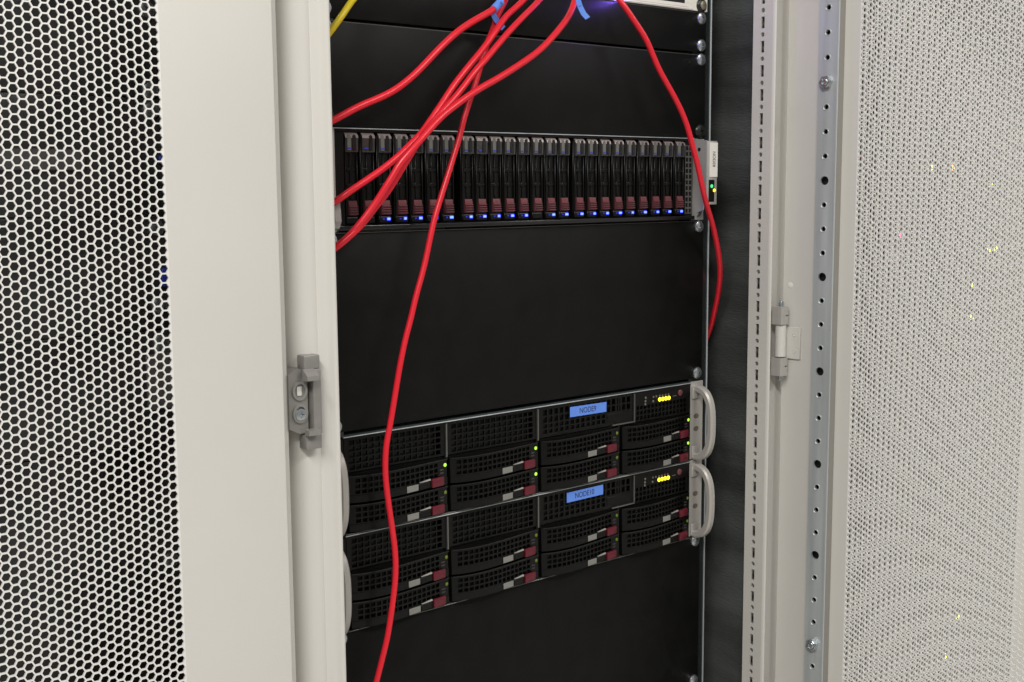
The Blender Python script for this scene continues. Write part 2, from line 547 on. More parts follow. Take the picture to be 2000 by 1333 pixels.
# galvanised stiffening rail with its row of holes
a0, a1, rh = 0.0338, 0.0538, -0.0100
rl = MB()
z = -0.1469 - 0.7
k = 0
while z < 0.30:
    nut = k % 4 == 0 and min(abs(z - 0.0531), abs(z + 0.5469)) < 0.004
    big = k % 4 == 0 and not nut
    rl.cell((a0 + a1) / 2, z, a1 - a0, 0.025, ('c', 0.0046 if big else (0.003 if nut else 0.0025)), rh, 0.003, offx=-0.0003, chamfer=0.0 if big else 0.0011)
    z += 0.025
    k += 1
zt = z - 0.0125
rl.rect(a0, a1, zt, ZT - 0.02, rh)
rl.rect(a0, a1, ZB + 0.02, -0.1469 - 0.7125, rh)
MB().extr([(a1 + 0.0026, rh - 0.0006), (a1 + 0.0031, rh + 0.0010), (a1 + 0.0036, -0.0002)], ZB + 0.02, ZT - 0.02, closed=False).build('rail_side', mat('rail_side_shade', (0.27, 0.26, 0.235), 0.5), dr, 30)  # darker tone paints the shade on the rail's side
rl.extr([(a1, rh), (a1 + 0.0006, rh - 0.0012), (a1 + 0.0020, rh - 0.0012), (a1 + 0.0026, rh - 0.0006)], ZB + 0.02, ZT - 0.02, closed=False)
rl.extr([(a0, -0.0002), (a0 - 0.0004, rh + 0.001), (a0, rh)], ZB + 0.02, ZT - 0.02, closed=False)
rl.build('stiffening_rail', M['galv'], dr, 30)
MB().rect(a0 + 0.0005, a1 - 0.0005, ZB + 0.02, ZT - 0.02, rh + 0.0070).build('rail_shade_sheet', M['dark'], dr)
# the dark sheet above stands in for shade inside the hollow rail
for zc, rot in ((0.0531, 0.12), (-0.5469, 0.40)):
    nt_ = MB()
    hexp = [(0.0435 + 0.0068 * math.cos(rot + i * math.pi / 3), zc + 0.0068 * math.sin(rot + i * math.pi / 3)) for i in range(6)]
    nt_.prism_xz(hexp, rh - 0.0050, rh - 0.0003)
    nt_.lathe((0.0435, rh - 0.0050, zc), [(0.0056, 0), (0.0050, 0.0005), (0.0034, 0.0005), (0.0032, 0.0018), (0.0026, 0.0020), (0.0022, 0.0004)], 16)
    nt_.build('nut', M['zinc'], dr, 30)
lf = MB().box(-0.0025, 0.0165, -0.0030, -0.0003, -0.2375, -0.2025, 0.0006)
leaf = lf.build('hinge_leaf', M['paint'], dr)
for zc in (-0.2110, -0.2290):
    MB().lathe((0.0100, -0.0030, zc), [(0.0024, 0), (0.0022, 0.0004), (0.0014, 0.0005), (0.0010, 0.0001)], 14).build('rivet', M['paint'], leaf)
MB().lathe((0.0022, -0.0002, -0.158), [(0.0032, 0), (0.0026, 0.0003), (0.001, 0.0004)], 14).build('plug', M['white'], dr)

# ---- the closed rack on the left
lrack = thing('server_rack', 'closed rack cabinet on the left behind a light perforated door', 'rack cabinet', (-0.615, 0, ZB), )
shell(lrack, False)
LX = -0.615
d = MB()
xr, xl = -0.4165 - LX, -0.4165 - LX - 50 * 1.5 * PH / math.sqrt(3) - 0.5 * PH / math.sqrt(3)
hs = MB()
hs.hexes(xl, 50, -0.76, 163, PH, 0.00098, 0.0017, -0.090, True, True)
d.extr([(xr, -0.0883), (xr, -0.090), (0.2842, -0.090), (0.2854, -0.0896), (0.2860, -0.0885), (0.2860, -0.0720), (0.2843, -0.0720), (0.2843, -0.0875), (0.2835, -0.0883)], ZB + 0.01, ZT - 0.01)
d.box(-0.286, xl, -0.0900, -0.0886, ZB + 0.01, ZT - 0.01)
d.box(xl, xr, -0.0900, -0.0740, 0.2965, ZT - 0.01)
d.box(xl, xr, -0.0900, -0.0740, ZB + 0.01, -0.7635)
ld = d.build('door', M['paint'], lrack, loc=UP, label='closed light perforated door with a wide plain stile')
hs.build('perforated_sheet', M['sheet'], ld, 0)

# ---- the closed rack on the right, seen through the open door
rrack = thing('server_rack', 'rack cabinet on the right hidden behind the meshes of its own and the open door', 'rack cabinet', (0.615, 0, ZB))
shell(rrack, False)
d = MB()
xl = 0.3655 - 0.615
hs = MB()
xr = hs.hexes(xl, 75, -0.90, 185, PH, 0.0012, 0.0021, -0.090, True, True)
d.box(-0.286, xl, -0.0900, -0.0886, ZB + 0.01, ZT - 0.01)
d.box(xr, 0.286, -0.0900, -0.0886, ZB + 0.01, ZT - 0.01)
d.box(xl, xr, -0.0900, -0.0740, 0.2985, ZT - 0.01)
d.box(xl, xr, -0.0900, -0.0740, ZB + 0.01, -0.9035)
rd = d.build('door', M['paint'], rrack, loc=UP, label='closed light perforated door')
hs.build('perforated_sheet', M['sheet'], rd, 0)


# ------------------------------------------------------------------ blank panels
def blank(cx, z0, z1, label, screws, group='blank filler panels', m='black', xs=(-0.2328, 0.2328), name='blank_panel', lift=0.0004):
    h = z1 - z0
    t = thing(name, label, 'blank panel' if name == 'blank_panel' else 'rack appliance', (cx, 0, z0), group)
    f = MB().box(-0.2413, 0.2413, -0.0020, 0.0000, lift, h - 0.0004, 0.0009, 2)
    f.box(-0.221, 0.221, 0.0002, 0.014, h - 0.0026, h - 0.0010)
    f.box(-0.221, 0.221, 0.0002, 0.014, lift + 0.0006, lift + 0.0022)
    f.build('faceplate', M[m], t)
    MB().box(-0.2405, 0.2405, -0.0021, -0.0012, h - 0.0010, h - 0.00035, 0.0002).build('edge_highlight', M['bezelmetal'], t)  # thin bright strip stands in for light caught by the top edge
    for zz, kind in screws:
        for x in xs:
            s = put('screw', BSCREW if kind else SCREW, t, (x, -0.0021, zz - z0))
            s.rotation_euler = (0, (zz * 977) % 1.5, 0)
    return t


blank(0, 2 * U, 3 * U, 'low black blank panel just under the white faceplate, two bright screws at its right end', [(0.1268, 0), (0.0985, 0)], lift=0.0022)
blank(0, 0, 2 * U, 'black blank panel directly above the storage shelf, behind the crossing red cables', [(0.0835, 0), (0.0075, 1)])
blank(0, -6 * U, -2 * U, 'tall black blank panel between storage shelf and upper server', [(-0.0955, 0), (-0.2575, 0)], lift=0.0034)
blank(0, -14 * U, -10 * U, 'tall black blank panel below the lower server at the bottom of the photo', [(-0.4500, 0), (-0.615, 0)])
# ------------------------------------------------------------------ white device at the top
sw = thing('network_switch', 'white faceplate of a device at the very top with black port openings', 'network switch', (0, 0, 3 * U))
f = MB()
H1 = U - 0.0008
f.frame(-0.2413, 0.2413, 0.0008, H1, -0.219, 0.219, 0.0012, H1 - 0.0004, -0.0030)
f.box(-0.2413, 0.2413, -0.0029, 0.0, 0.0008, 0.0011)
f.box(-0.2413, 0.2413, -0.0029, 0.0, H1 - 0.0003, H1)
f.build('faceplate', M['white'], sw)
MB().box(-0.2195, 0.2195, -0.0014, 0.30, 0.0003 + 0.001, H1, 0.0).build('housing', M['white'], sw)
g = MB()
pw = 0.0150
ports = [-0.150 + i * 0.0165 for i in range(12)]
g.box(-0.2188, 0.2188, -0.0034, -0.0016, 0.0016, 0.0068)
g.box(-0.2188, 0.2188, -0.0034, -0.0016, 0.0232, H1 - 0.001)
edges = [-0.2188] + sum([[x - pw / 2 + 0.001, x + pw / 2 - 0.001] for x in ports], []) + [0.164, 0.206, 0.2188]
for i in range(0, len(edges), 2):
    if i + 1 < len(edges):
        g.box(edges[i], edges[i + 1], -0.0034, -0.0016, 0.0069, 0.0231)
g.build('port_panel', M['white'], sw)
for x in ports:
    MB().box(x - pw / 2 + 0.0011, x + pw / 2 - 0.0011, -0.0022, -0.0015, 0.0070, 0.0230).build('port', M['dark'], sw)
MB().box(0.1642, 0.2058, -0.0030, -0.0015, 0.0070, 0.0230).build('display_window', M['gloss'], sw)
MB().rect(0.120, 0.2115, 0.0033, 0.0035, -0.00345).build('printed_line', M['led_off'], sw)
MB().lathe((0.107, -0.0034, 0.0042), [(0.0022, 0), (0.0022, 0.0012), (0.001, 0.0018)], 12).build('led', M['led_violet'], sw)
for x in (-0.2315, 0.2315):
    put('cup_washer', BSCREW, sw, (x, -0.0031, 0.0065))
    put('screw', MB().lathe((0, 0, 0), [(0.0048, 0), (0.0046, 0.0006), (0.003, 0.0012), (0.0024, 0.0012), (0.002, 0.0004)], 14, star=(3, 4)).mesh('screw', M['brass']), sw, (x, -0.0066, 0.0065))

# ------------------------------------------------------------------ storage shelf with 24 drive carriers
nas = thing('storage_server', 'black storage shelf with a row of upright drive carriers and blue lights', 'storage server', (0, 0, -2 * U))
HN = 2 * U


def zn(z):       # measured from the shelf top, negative down
    return HN + z


cs = MB()
cs.box(-0.2220, 0.2220, 0.0075, 0.60, 0.0012, HN - 0.0012)
cs.box(-0.2330, 0.2205, -0.0045, 0.0072, HN - 0.0034, HN - 0.0012, 0.0004)
cs.box(-0.2330, -0.2190, -0.0045, 0.0072, 0.0058, HN - 0.0036)
cs.box(0.2080, 0.2205, -0.0030, 0.0072, 0.0058, HN - 0.0036)
cs.build('chassis', M['plastic'], nas)
MB().box(-0.2330, 0.2205, -0.0058, 0.0060, HN - 0.0010, HN - 0.0002, 0.0002).build('lid_edge', M['galv'], nas)
MB().box(-0.2330, 0.2205, -0.0075, 0.0072, 0.0016, 0.0056, 0.0007, 2).build('bottom_lip', M['gloss'], nas)
gr = MB().grid(0.2090, 0.2195, 0.008, HN - 0.008, 2, 12, 0.0018, 0.0022, -0.0034, 0.002)
gr.build('vent_strip', M['bezelmetal'], nas)
DX = [-218.4, -201.6, -184.4, -166.9, -150.0, -132.4, -115.6, -93.0, -76.6, -59.9, -42.9, -25.6, -8.2, 9.0, 26.2, 46.8, 64.3, 82.2, 100.4, 118.8, 137.6, 156.2, 174.6, 192.4]
LIT = [0, 0] + [1] * 10 + [0] + [1] * 11


def carrier_meshes(w):
    b = MB()
    b.box(0.0006, w - 0.0006, -0.0028, 0.0070, zn(-0.0820), zn(-0.0036), 0.0005)           # body
    b.box(0.0012, w - 0.0012, -0.0046, -0.0029, zn(-0.0818), zn(-0.0752), 0.0005)          # light strip
    c = w * 0.5
    for zc in (-0.0352, -0.0486):                                                         # spider bars of the vent
        b.box(c - 0.0045, c + 0.0045, -0.0041, -0.0029, zn(zc) - 0.0016, zn(zc) + 0.0016, 0.0006)
        b.box(c - 0.0022, c + 0.0022, -0.0044, -0.0029, zn(zc) - 0.0024, zn(zc) + 0.0024, 0.0007)
    b.box(c - 0.0012, c + 0.0012, -0.0038, -0.0029, zn(-0.0610), zn(-0.0215), 0.0003)
    b.box(0.0010, 0.0022, -0.0048, -0.0029, zn(-0.0750), zn(-0.0215), 0.0004)
    b.box(w - 0.0022, w - 0.0010, -0.0048, -0.0029, zn(-0.0750), zn(-0.0215), 0.0004)
    body = b.mesh('drive_carrier', M['plastic'])
    # lever head: sloping silver top that turns down into a clear front with two upright lozenges
    l = MB()
    l.prism_yz([(-0.0029, zn(-0.0040)), (-0.0056, zn(-0.0062)), (-0.0064, zn(-0.0085)), (-0.0060, zn(-0.0205)), (-0.0029, zn(-0.0212))], 0.0012, w - 0.0012)
    lever = l.mesh('lever', M['smoke'], 25)
    tp = MB()
    tp.prism_yz([(-0.0029, zn(-0.0038)), (-0.0030, zn(-0.0036)), (-0.0058, zn(-0.0060)), (-0.0068, zn(-0.0086)), (-0.0064, zn(-0.0086)), (-0.0056, zn(-0.0064))], 0.0011, w - 0.0011)
    top = tp.mesh('lever_top', M['pearl'], 25)
    g = []
    for x0, x1, mm in ((0.0026, 0.0062, 'tagpaper'), (0.0078, 0.0112, 'gloss')):
        xm, hwid = (x0 + x1) / 2, (x1 - x0) / 2
        pr = [(x0, zn(-0.0190)), (x1, zn(-0.0190)), (x1, zn(-0.0080))] + [(xm + hwid * math.cos(a), zn(-0.0080) + 0.0022 * math.sin(a)) for a in (0.7, 1.57, 2.44)] + [(x0, zn(-0.0080))]
        g.append(MB().prism_xz(pr, -0.0070, -0.0062).mesh('lozenge', M[mm], 25))
    bl = MB().box(0.0026, 0.0062, -0.0074, -0.0071, zn(-0.0180), zn(-0.0168)).mesh('blue_mark', M['bluedot'])
    bt = MB()
    bt.prism_yz([(-0.0029, zn(-0.0620)), (-0.0052, zn(-0.0622)), (-0.0058, zn(-0.0650)), (-0.0060, zn(-0.0745)), (-0.0029, zn(-0.0748))], 0.0034, w - 0.0032)
    for i in range(4):
        zz = zn(-0.0672 - i * 0.0021)
        bt.box(0.0034, w - 0.0030, -0.0074 - 0.0002 * i, -0.0058, zz - 0.0005, zz + 0.0005, 0.0003)
    btn = bt.mesh('release_button', M['button'], 30)
    ln = MB().box(0.0022, w - 0.0030, -0.0052, -0.0047, zn(-0.0768), zn(-0.0763)).mesh('edge_line', M['bezelmetal'])
    lens = MB().box(w - 0.0068, w - 0.0018, -0.0050, -0.0047, zn(-0.0798), zn(-0.0769), 0.0001).mesh('bloom_patch', M['led_dimblue'])  # glowing patch added for the bloom around a lit LED
    led = MB().box(w - 0.0060, w - 0.0027, -0.0054, -0.0049, zn(-0.0793), zn(-0.0773), 0.0002).mesh('led', M['led_blue'])
    dim = MB().box(w - 0.0105, w - 0.0085, -0.0050, -0.0047, zn(-0.0790), zn(-0.0776), 0.0002).mesh('activity_led', M['led_dimblue'])
    return [body, lever, top] + g + [bl, btn, ln, lens, led, dim]  # lens is the added glow patch for the LED bloom


CM = carrier_meshes(0.0150)
for i, x in enumerate(DX):
    c = put('drive_carrier', CM[0], nas, (x / 1000, 0.0012 + random.uniform(-0.0004, 0.0004), 0))
    for me in CM[1:]:
        if me.name.split('.')[0] in ('led', 'bloom_patch', 'activity_led') and not LIT[i]:
            continue
        if i in (1, 4, 8) and me is CM[3]:
            continue
        k_ = put(me.name.split('.')[0], me, c)
        if k_.name.startswith('led'):
            sc_ = random.choice((0.72, 0.9, 1.0, 1.05, 1.15))
            k_.scale = (sc_, 1, 1)
            k_.location.x = (1 - sc_) * 0.0106
for s in (-1, 1):
    e = MB()
    ex = 0.2225 if s > 0 else -0.2335
    if s > 0:
        e.box(ex, 0.2415, -0.0012, 0.0006, 0.0006, HN - 0.0006, 0.0004)
        e.prism_yz([(-0.0014, HN - 0.0008), (-0.0205, HN - 0.0030), (-0.0215, HN - 0.0042), (-0.0215, 0.0270), (-0.0180, 0.0180), (-0.0170, 0.0115), (-0.0080, 0.0090), (-0.0060, 0.0012), (-0.0014, 0.0008)], ex, ex + 0.0016)
        e.box(ex + 0.0017, 0.2398, -0.0215, -0.0196, 0.0175, HN - 0.0035, 0.0006, 2)
        e.box(0.2384, 0.2398, -0.0194, -0.0014, 0.0175, HN - 0.0035)
    else:
        e.box(-0.2450, ex, -0.0012, 0.0006, 0.0006, HN - 0.0006, 0.0004)
        e.box(ex - 0.006, ex, -0.0150, -0.0014, 0.0006, HN - 0.0006, 0.0012, 2)
        e.prism_yz([(-0.0152, 0.030), (-0.0210, 0.026), (-0.0225, 0.010), (-0.0190, 0.004), (-0.0152, 0.002)], ex - 0.006, ex)
    ear = e.build('ear', M['earmetal'], nas, 30)
    if s > 0:
        MB().box(0.2268, 0.2396, -0.0222, -0.0217, 0.0470, HN - 0.0052, 0.0001).build('name_label', M['white'], ear)
        tm = put('lettering', text_mesh('NODE8', 0.0062, M['ink'], 0.8), ear, (0.2335, -0.02232, 0.0660))
        tm.rotation_euler = (0, R(90), 0)
        MB().box(0.2262, 0.2350, -0.0222, -0.0217, 0.0205, 0.0440, 0.0002).build('button_panel', M['plastic'], ear)
        MB().lathe((0.2303, -0.0222, 0.0372), [(0.0019, 0), (0.0019, 0.0006), (0.0012, 0.001)], 14).build('led', M['led_mint'], ear)
        MB().lathe((0.2345, -0.0222, 0.0327), [(0.0018, 0), (0.0018, 0.0006), (0.0012, 0.001)], 14).build('led', M['led_yellow'], ear)
        hole = MB().lathe((ex - 0.0001, -0.011, HN - 0.0125), [(0.0021, 0), (0.0021, 0.0002)], 14, 'x').build('screw_hole', M['dark'], ear)
        put('screw', SCREW, ear, (0.2310, -0.0013, 0.0105))

# ------------------------------------------------------------------ the two servers
CB = [-0.2265, -0.1150, -0.0025, 0.1108, 0.2203]
HS = 2 * U
srv = thing('rack_server', 'upper black server with blue label reading NODE9 and green drive lights', 'server', (0, 0, -8 * U), 'black servers with drive trays')
c = MB()
c.box(-0.2215, 0.2215, 0.0110, 0.62, 0.0008, HS - 0.0012)
c.box(-0.2265, 0.2210, -0.0040, 0.0108, HS - 0.0026, HS - 0.0016)
for x in CB:
    c.box(x - 0.0012, x + 0.0012, -0.0030, 0.0108, 0.0012, HS - 0.0028)
c.box(-0.2265, 0.2203, -0.0010, 0.0108, 0.0520, 0.0545)
c.build('chassis', M['plastic'], srv)
lid = MB().box(-0.2265, 0.2215, -0.0047, 0.30, HS - 0.0012, HS - 0.0003).build('lid', M['lid'], srv)
MB().box(-0.2265, 0.2215, -0.0053, -0.0048, HS - 0.0013, HS - 0.0004, 0.0002).build('lid_edge', M['galv'], lid)
le = MB().box(-0.2265, 0.2205, -0.0056, 0.0108, 0.0003, 0.0011, 0.0002)
le.build('bottom_edge', M['bezelmetal'], srv)
ze0, ze1 = 0.0560, HS - 0.0028
for i in range(2):
    x0, x1 = CB[i] + 0.0014, CB[i + 1] - 0.0014
    g = MB()
    g.frame(x0, x1, ze0, ze1, x0 + 0.0045, x1 - 0.0040, ze0 + 0.0012, ze1 - 0.0010, -0.0036)
    g.grid(x0 + 0.0045, x1 - 0.0040, ze0 + 0.0012, ze1 - 0.0010, 15, 5, 0.0027, 0.0021, -0.0036, 0.0022)
    g.build('vent_grille', M['plastic'], srv)
    MB().box(x0 + 0.003, x1 - 0.003, 0.0060, 0.0070, ze0, ze1).build('grille_backing', M['dark'], srv)
    MB().box(CB[i + 1] - 0.0007, CB[i + 1] + 0.0007, -0.0052, -0.0031, 0.0545, HS - 0.0028).build('divider', M['bezelmetal'], srv)
# slim drive bay with its bright edge, a plain blank corner and the blue label
x0, x1 = CB[2] + 0.0012, 0.1318
g = MB()
zm = 0.0698
g.frame(x0, x1, ze0, ze1, x0 + 0.0055, x1 - 0.0035, ze0 + 0.0030, ze1 - 0.0015, -0.0036)
g.grid(x0 + 0.0055, x1 - 0.0035, zm, ze1 - 0.0015, 17, 2, 0.0024, 0.0030, -0.0036, 0.0022, skip=lambda i, j: False)
g.grid(x0 + 0.0055, x1 - 0.0035, ze0 + 0.0030, zm, 17, 2, 0.0024, 0.0020, -0.0036, 0.0022, skip=lambda i, j: i > 11)
bay = g.build('slim_drive_bay', M['plastic'], srv)
MB().box(x0 + 0.003, x1 - 0.003, 0.0060, 0.0070, ze0 + 0.002, ze1).build('grille_backing', M['dark'], srv)
r = MB()
r.box(x0 - 0.0014, x0 - 0.0004, -0.0050, -0.0030, ze0, ze1)
r.box(x1 + 0.0001, x1 + 0.0013, -0.0052, -0.0030, ze0 + 0.0010, ze1)
r.box(0.1000, x1 + 0.0013, -0.0052, -0.0030, ze0 - 0.0004, ze0 + 0.0008)
r.build('bright_edge', M['bezelmetal'], bay)
MB().box(0.0935, x1 - 0.004, -0.0042, -0.0037, ze0 + 0.0040, zm - 0.001, 0.0003).build('blank_cover', M['plastic'], bay)
# control panel
x0, x1 = 0.1336, 0.2200
g = MB()
g.frame(x0, x1, ze0 - 0.001, ze1, x0 + 0.0020, x1 - 0.0050, ze0, 0.0722, -0.0034)
g.grid(x0 + 0.0020, x1 - 0.0050, ze0, 0.0722, 14, 3, 0.0020, 0.0020, -0.0034, 0.0022)
cp = g.build('control_panel', M['plastic'], srv)
MB().box(x0 + 0.0015, x1 - 0.004, 0.0060, 0.0070, ze0, ze1).build('grille_backing', M['dark'], srv)
for k, x in enumerate((0.1722, 0.1770, 0.1818, 0.1866)):
    MB().lathe((x, -0.0034, 0.0752), [(0.0023, 0), (0.0023, 0.0005), (0.0016, 0.0009)], 14).build('amber_led', M['led_orange' if 0 else 'led_yellow'], cp)
for k, (x, z) in enumerate(((0.1505, 0.0795), (0.1502, 0.0758), (0.1500, 0.0725), (0.1620, 0.0745))):
    MB().lathe((x, -0.0034, z), [(0.0013, 0), (0.0013, 0.0005), (0.0008, 0.0007)], 10).build('unlit_led', M['led_off'], cp)
for k, x in enumerate((0.1625, 0.1670, 0.1722, 0.1766, 0.1812, 0.1858)):
    MB().box(x - 0.0010, x + 0.0010, -0.0037, -0.0035, 0.0782, 0.0802).build('printed_icon', M['led_off'], cp)
MB().lathe((0.2040, -0.0034, 0.0790), [(0.0034, 0), (0.0034, 0.0010), (0.0026, 0.0016)], 18).build('power_button', M['button'], cp)
MB().box(0.1925, 0.1985, -0.0038, -0.0035, 0.0762, 0.0768).build('printed_icon', M['led_off'], cp)


def bulge(x, w):
    t = max(0.0, min(1.0, x / w))
    return 0.0072 * math.sin(math.pi * t ** 0.62) ** 1.3


def tray_meshes(w, th):
    bend = lambda x, y, z: (x, y - bulge(x, w), z)
    g = MB()
    nx = 16
    g.grid(0.0050, w - 0.0105, 0.0078, th - 0.0016, nx, 3, 0.0022, 0.0018, -0.0040, 0.0024)
    for j in range(nx + 3):                     # solid rim, top flange and lever bar, in short lengths so that they follow the bow
        xa, xb = j * w / (nx + 3), (j + 1) * w / (nx + 3)
        g.add([(xa, -0.0040, th - 0.0016), (xb, -0.0040, th - 0.0016), (xb, -0.0040, th), (xa, -0.0040, th)], [(0, 1, 2, 3)])
        g.add([(xa, -0.0040, th), (xb, -0.0040, th), (xb, 0.0070, th), (xa, 0.0070, th)], [(0, 1, 2, 3)])
        g.add([(xa, -0.0048, 0.0072), (xb, -0.0048, 0.0072), (xb, -0.0040, 0.0078), (xa, -0.0040, 0.0078)], [(0, 1, 2, 3)])
        g.add([(xa, -0.0048, 0.0010), (xb, -0.0048, 0.0010), (xb, -0.0048, 0.0072), (xa, -0.0048, 0.0072)], [(0, 1, 2, 3)])
        g.add([(xa, 0.0070, 0.0002), (xb, 0.0070, 0.0002), (xb, -0.0048, 0.0010), (xa, -0.0048, 0.0010)], [(0, 1, 2, 3)])
    g.rect(0.0, 0.0050, 0.0078, th - 0.0016, -0.0040)
    g.rect(w - 0.0105, w, 0.0078, th - 0.0016, -0.0040)
    g.add([(0, -0.0048, 0.001), (0, 0.007, 0.001), (0, 0.007, th), (0, -0.004, th)], [(0, 1, 2, 3)])
    g.map(bend)
    body = g.mesh('drive_tray', M['plastic'], 25)
    bk = MB()
    for j in range(6):
        bk.box(j * w / 6 + 0.0004, (j + 1) * w / 6 - 0.0004, 0.0028, 0.0036, 0.002, th - 0.001)
    back = bk.map(bend).mesh('grille_backing', M['dark'])
    hi = MB()
    for j in range(12):
        hi.box(j * w / 12 + 0.001, (j + 1) * w / 12 + 0.001, -0.0045, -0.0038, th - 0.0006, th + 0.0001)
    rim = hi.map(bend).mesh('rim_edge', M['gloss'])
    # right end of the lever: grey sticker, dark grip, maroon release tab
    st = MB().box(w - 0.0500, w - 0.0362, -0.0056, -0.0049, 0.0016, 0.0074, 0.0002).map(bend).mesh('sticker', M['sticker'])
    gp = MB().box(w - 0.0355, w - 0.0212, -0.0062, -0.0049, 0.0014, 0.0080, 0.0005).map(bend).mesh('lever_grip', M['plastic'])
    hl = MB().prism_xz([(w - 0.0345, 0.0083), (w - 0.0215, 0.0083), (w - 0.0215, 0.0096)], -0.0060, -0.0042).map(bend).mesh('grip_highlight', M['silver'])  # silver sliver put in as a highlight on the lever
    tb = MB().box(w - 0.0208, w - 0.0058, -0.0080, -0.0049, 0.0010, 0.0096, 0.0010, 2).map(bend).mesh('release_tab', M['tab'])
    led = MB().lathe((w - 0.0022, -0.0040, th - 0.0055), [(0.0017, 0), (0.0017, 0.0005), (0.0011, 0.0009)], 12).map(bend).mesh('led', M['led_green'])
    dim = MB().lathe((w - 0.0022, -0.0040, th - 0.0055), [(0.0017, 0), (0.0017, 0.0005), (0.0011, 0.0009)], 12).map(bend).mesh('led', M['led_dim'])
    icons = MB()
    for dz in (0.0095, 0.0125):
        icons.box(w - 0.0085, w - 0.0040, -0.0042, -0.0041, th - dz - 0.0006, th - dz + 0.0006)
    ic = icons.map(bend).mesh('printed_icon', M['dimprint'])
    return body, back, rim, st, gp, hl, tb, led, dim, ic


TW = 0.1078
TM = tray_meshes(TW, 0.0248)
LIT9 = {(0, 1): 1, (0, 0): 0, (1, 1): 1, (1, 0): 1, (3, 1): 1, (3, 0): 1}
for col in range(4):
    for row in range(2):
        t = put('drive_tray', TM[0], srv, (CB[col] + 0.0040, -0.0002, 0.0016 + row * 0.0262))
        if col == 3:
            t.scale = (0.97, 1, 1)
        for me in TM[1:7]:
            put(me.name.split('.')[0], me, t)
        put('led', TM[7] if LIT9.get((col, row)) else TM[8], t)
        put('printed_icon', TM[9], t)


def handle_mesh(sx):
    """bracket plate with a D-shaped cast pull handle standing out of it"""
    e = MB()
    xa, xb = (0.2222, 0.2440) if sx > 0 else (-0.2470, -0.2275)
    e.box(xa, xb, -0.0016, 0.0006, 0.0008, HS - 0.0006, 0.0004)
    plate = e.mesh('ear', M['silver'], 30)
    hxc = 0.2310 if sx > 0 else -0.2405
    n = 24
    oy, oz = 0.0285, 0.0425
    ix, iz = 0.0205, 0.0345
    zc = 0.0425
    out, inn = [], []
    for i in range(n + 1):
        a = -math.pi / 2 + math.pi * i / n
        p = 2.7
        c_, s_ = math.cos(a), math.sin(a)
        fx = lambda v: math.copysign(abs(v) ** (2 / p), v)
        out.append((-0.0016 - oy * fx(c_), zc + oz * fx(s_)))
        inn.append((-0.0016 - ix * fx(c_), zc + iz * fx(s_)))
    h = MB()
    hw = 0.0042
    rings = []
    for k in range(n + 1):
        (yo, zo), (yi, zi) = out[k], inn[k]
        dy, dz = (yi - yo) * 0.22, (zi - zo) * 0.22
        rings.append([(hxc - hw, yo + dy, zo + dz), (hxc - hw * 0.6, yo, zo), (hxc + hw * 0.6, yo, zo), (hxc + hw, yo + dy, zo + dz),
                      (hxc + hw, yi - dy, zi - dz), (hxc + hw * 0.6, yi, zi), (hxc - hw * 0.6, yi, zi), (hxc - hw, yi - dy, zi - dz)])
    vs = [p for r_ in rings for p in r_]
    fs = [(k * 8 + j, k * 8 + (j + 1) % 8, (k + 1) * 8 + (j + 1) % 8, (k + 1) * 8 + j) for k in range(n) for j in range(8)]
    h.add(vs, fs)
    for zz in (0.0092, 0.0758):                # feet of the handle, let into the plate
        h.box(hxc - 0.0060, hxc + 0.0062, -0.0036, -0.0017, zz - 0.0068, zz + 0.0068, 0.0012, 2)
    return plate, h.mesh('handle', M['silver'], 40)


for s in (-1, 1):
    pl, hn = handle_mesh(s)
    ear = put('ear', pl, srv)
    put('handle', hn, ear)
    if s > 0:
        for zz in (0.0085, 0.0755):
            MB().lathe((0.2330, -0.0037, zz), [(0.0024, 0), (0.0022, 0.0002), (0.0016, 0.0002), (0.0013, 0.0001)], 14).build('handle_screw', M['earmetal'], ear)
        for zz in (0.0348, 0.0492):
            MB().lathe((0.2330, -0.0017, zz), [(0.0034, 0), (0.0034, 0.0001)], 16).map(lambda x, y, z, q=zz: (0.2330 + (x - 0.2330) * 1.25, y, q + (z - q) * 0.85)).build('mounting_slot', M['led_off'], ear)

srv2 = copy_tree(srv)
srv2.location = (0, 0, -10 * U)
tag(srv2, 'lower black server with blue label reading NODE10, its drive lights out', 'server', 'black servers with drive trays')
for o in [k for k in S.objects if k.parent and k.parent.parent == srv2 and k.name.startswith('led')]:
    o.data = TM[8]
for sv, txt, x0 in ((srv, 'NODE9', 0.0395), (srv2, 'NODE10', 0.0365)):
    lb = MB().box(x0, x0 + 0.0510, -0.0049, -0.0044, 0.0728, 0.0832, 0.0001).build('name_label', M['blue'], sv)
    lb.rotation_euler = (0, R(0.6 if txt == 'NODE9' else -0.5), 0)
    put('lettering', text_mesh(txt, 0.0080, M['ink'], 0.88), lb, (x0 + 0.0245, -0.00502, 0.0780))

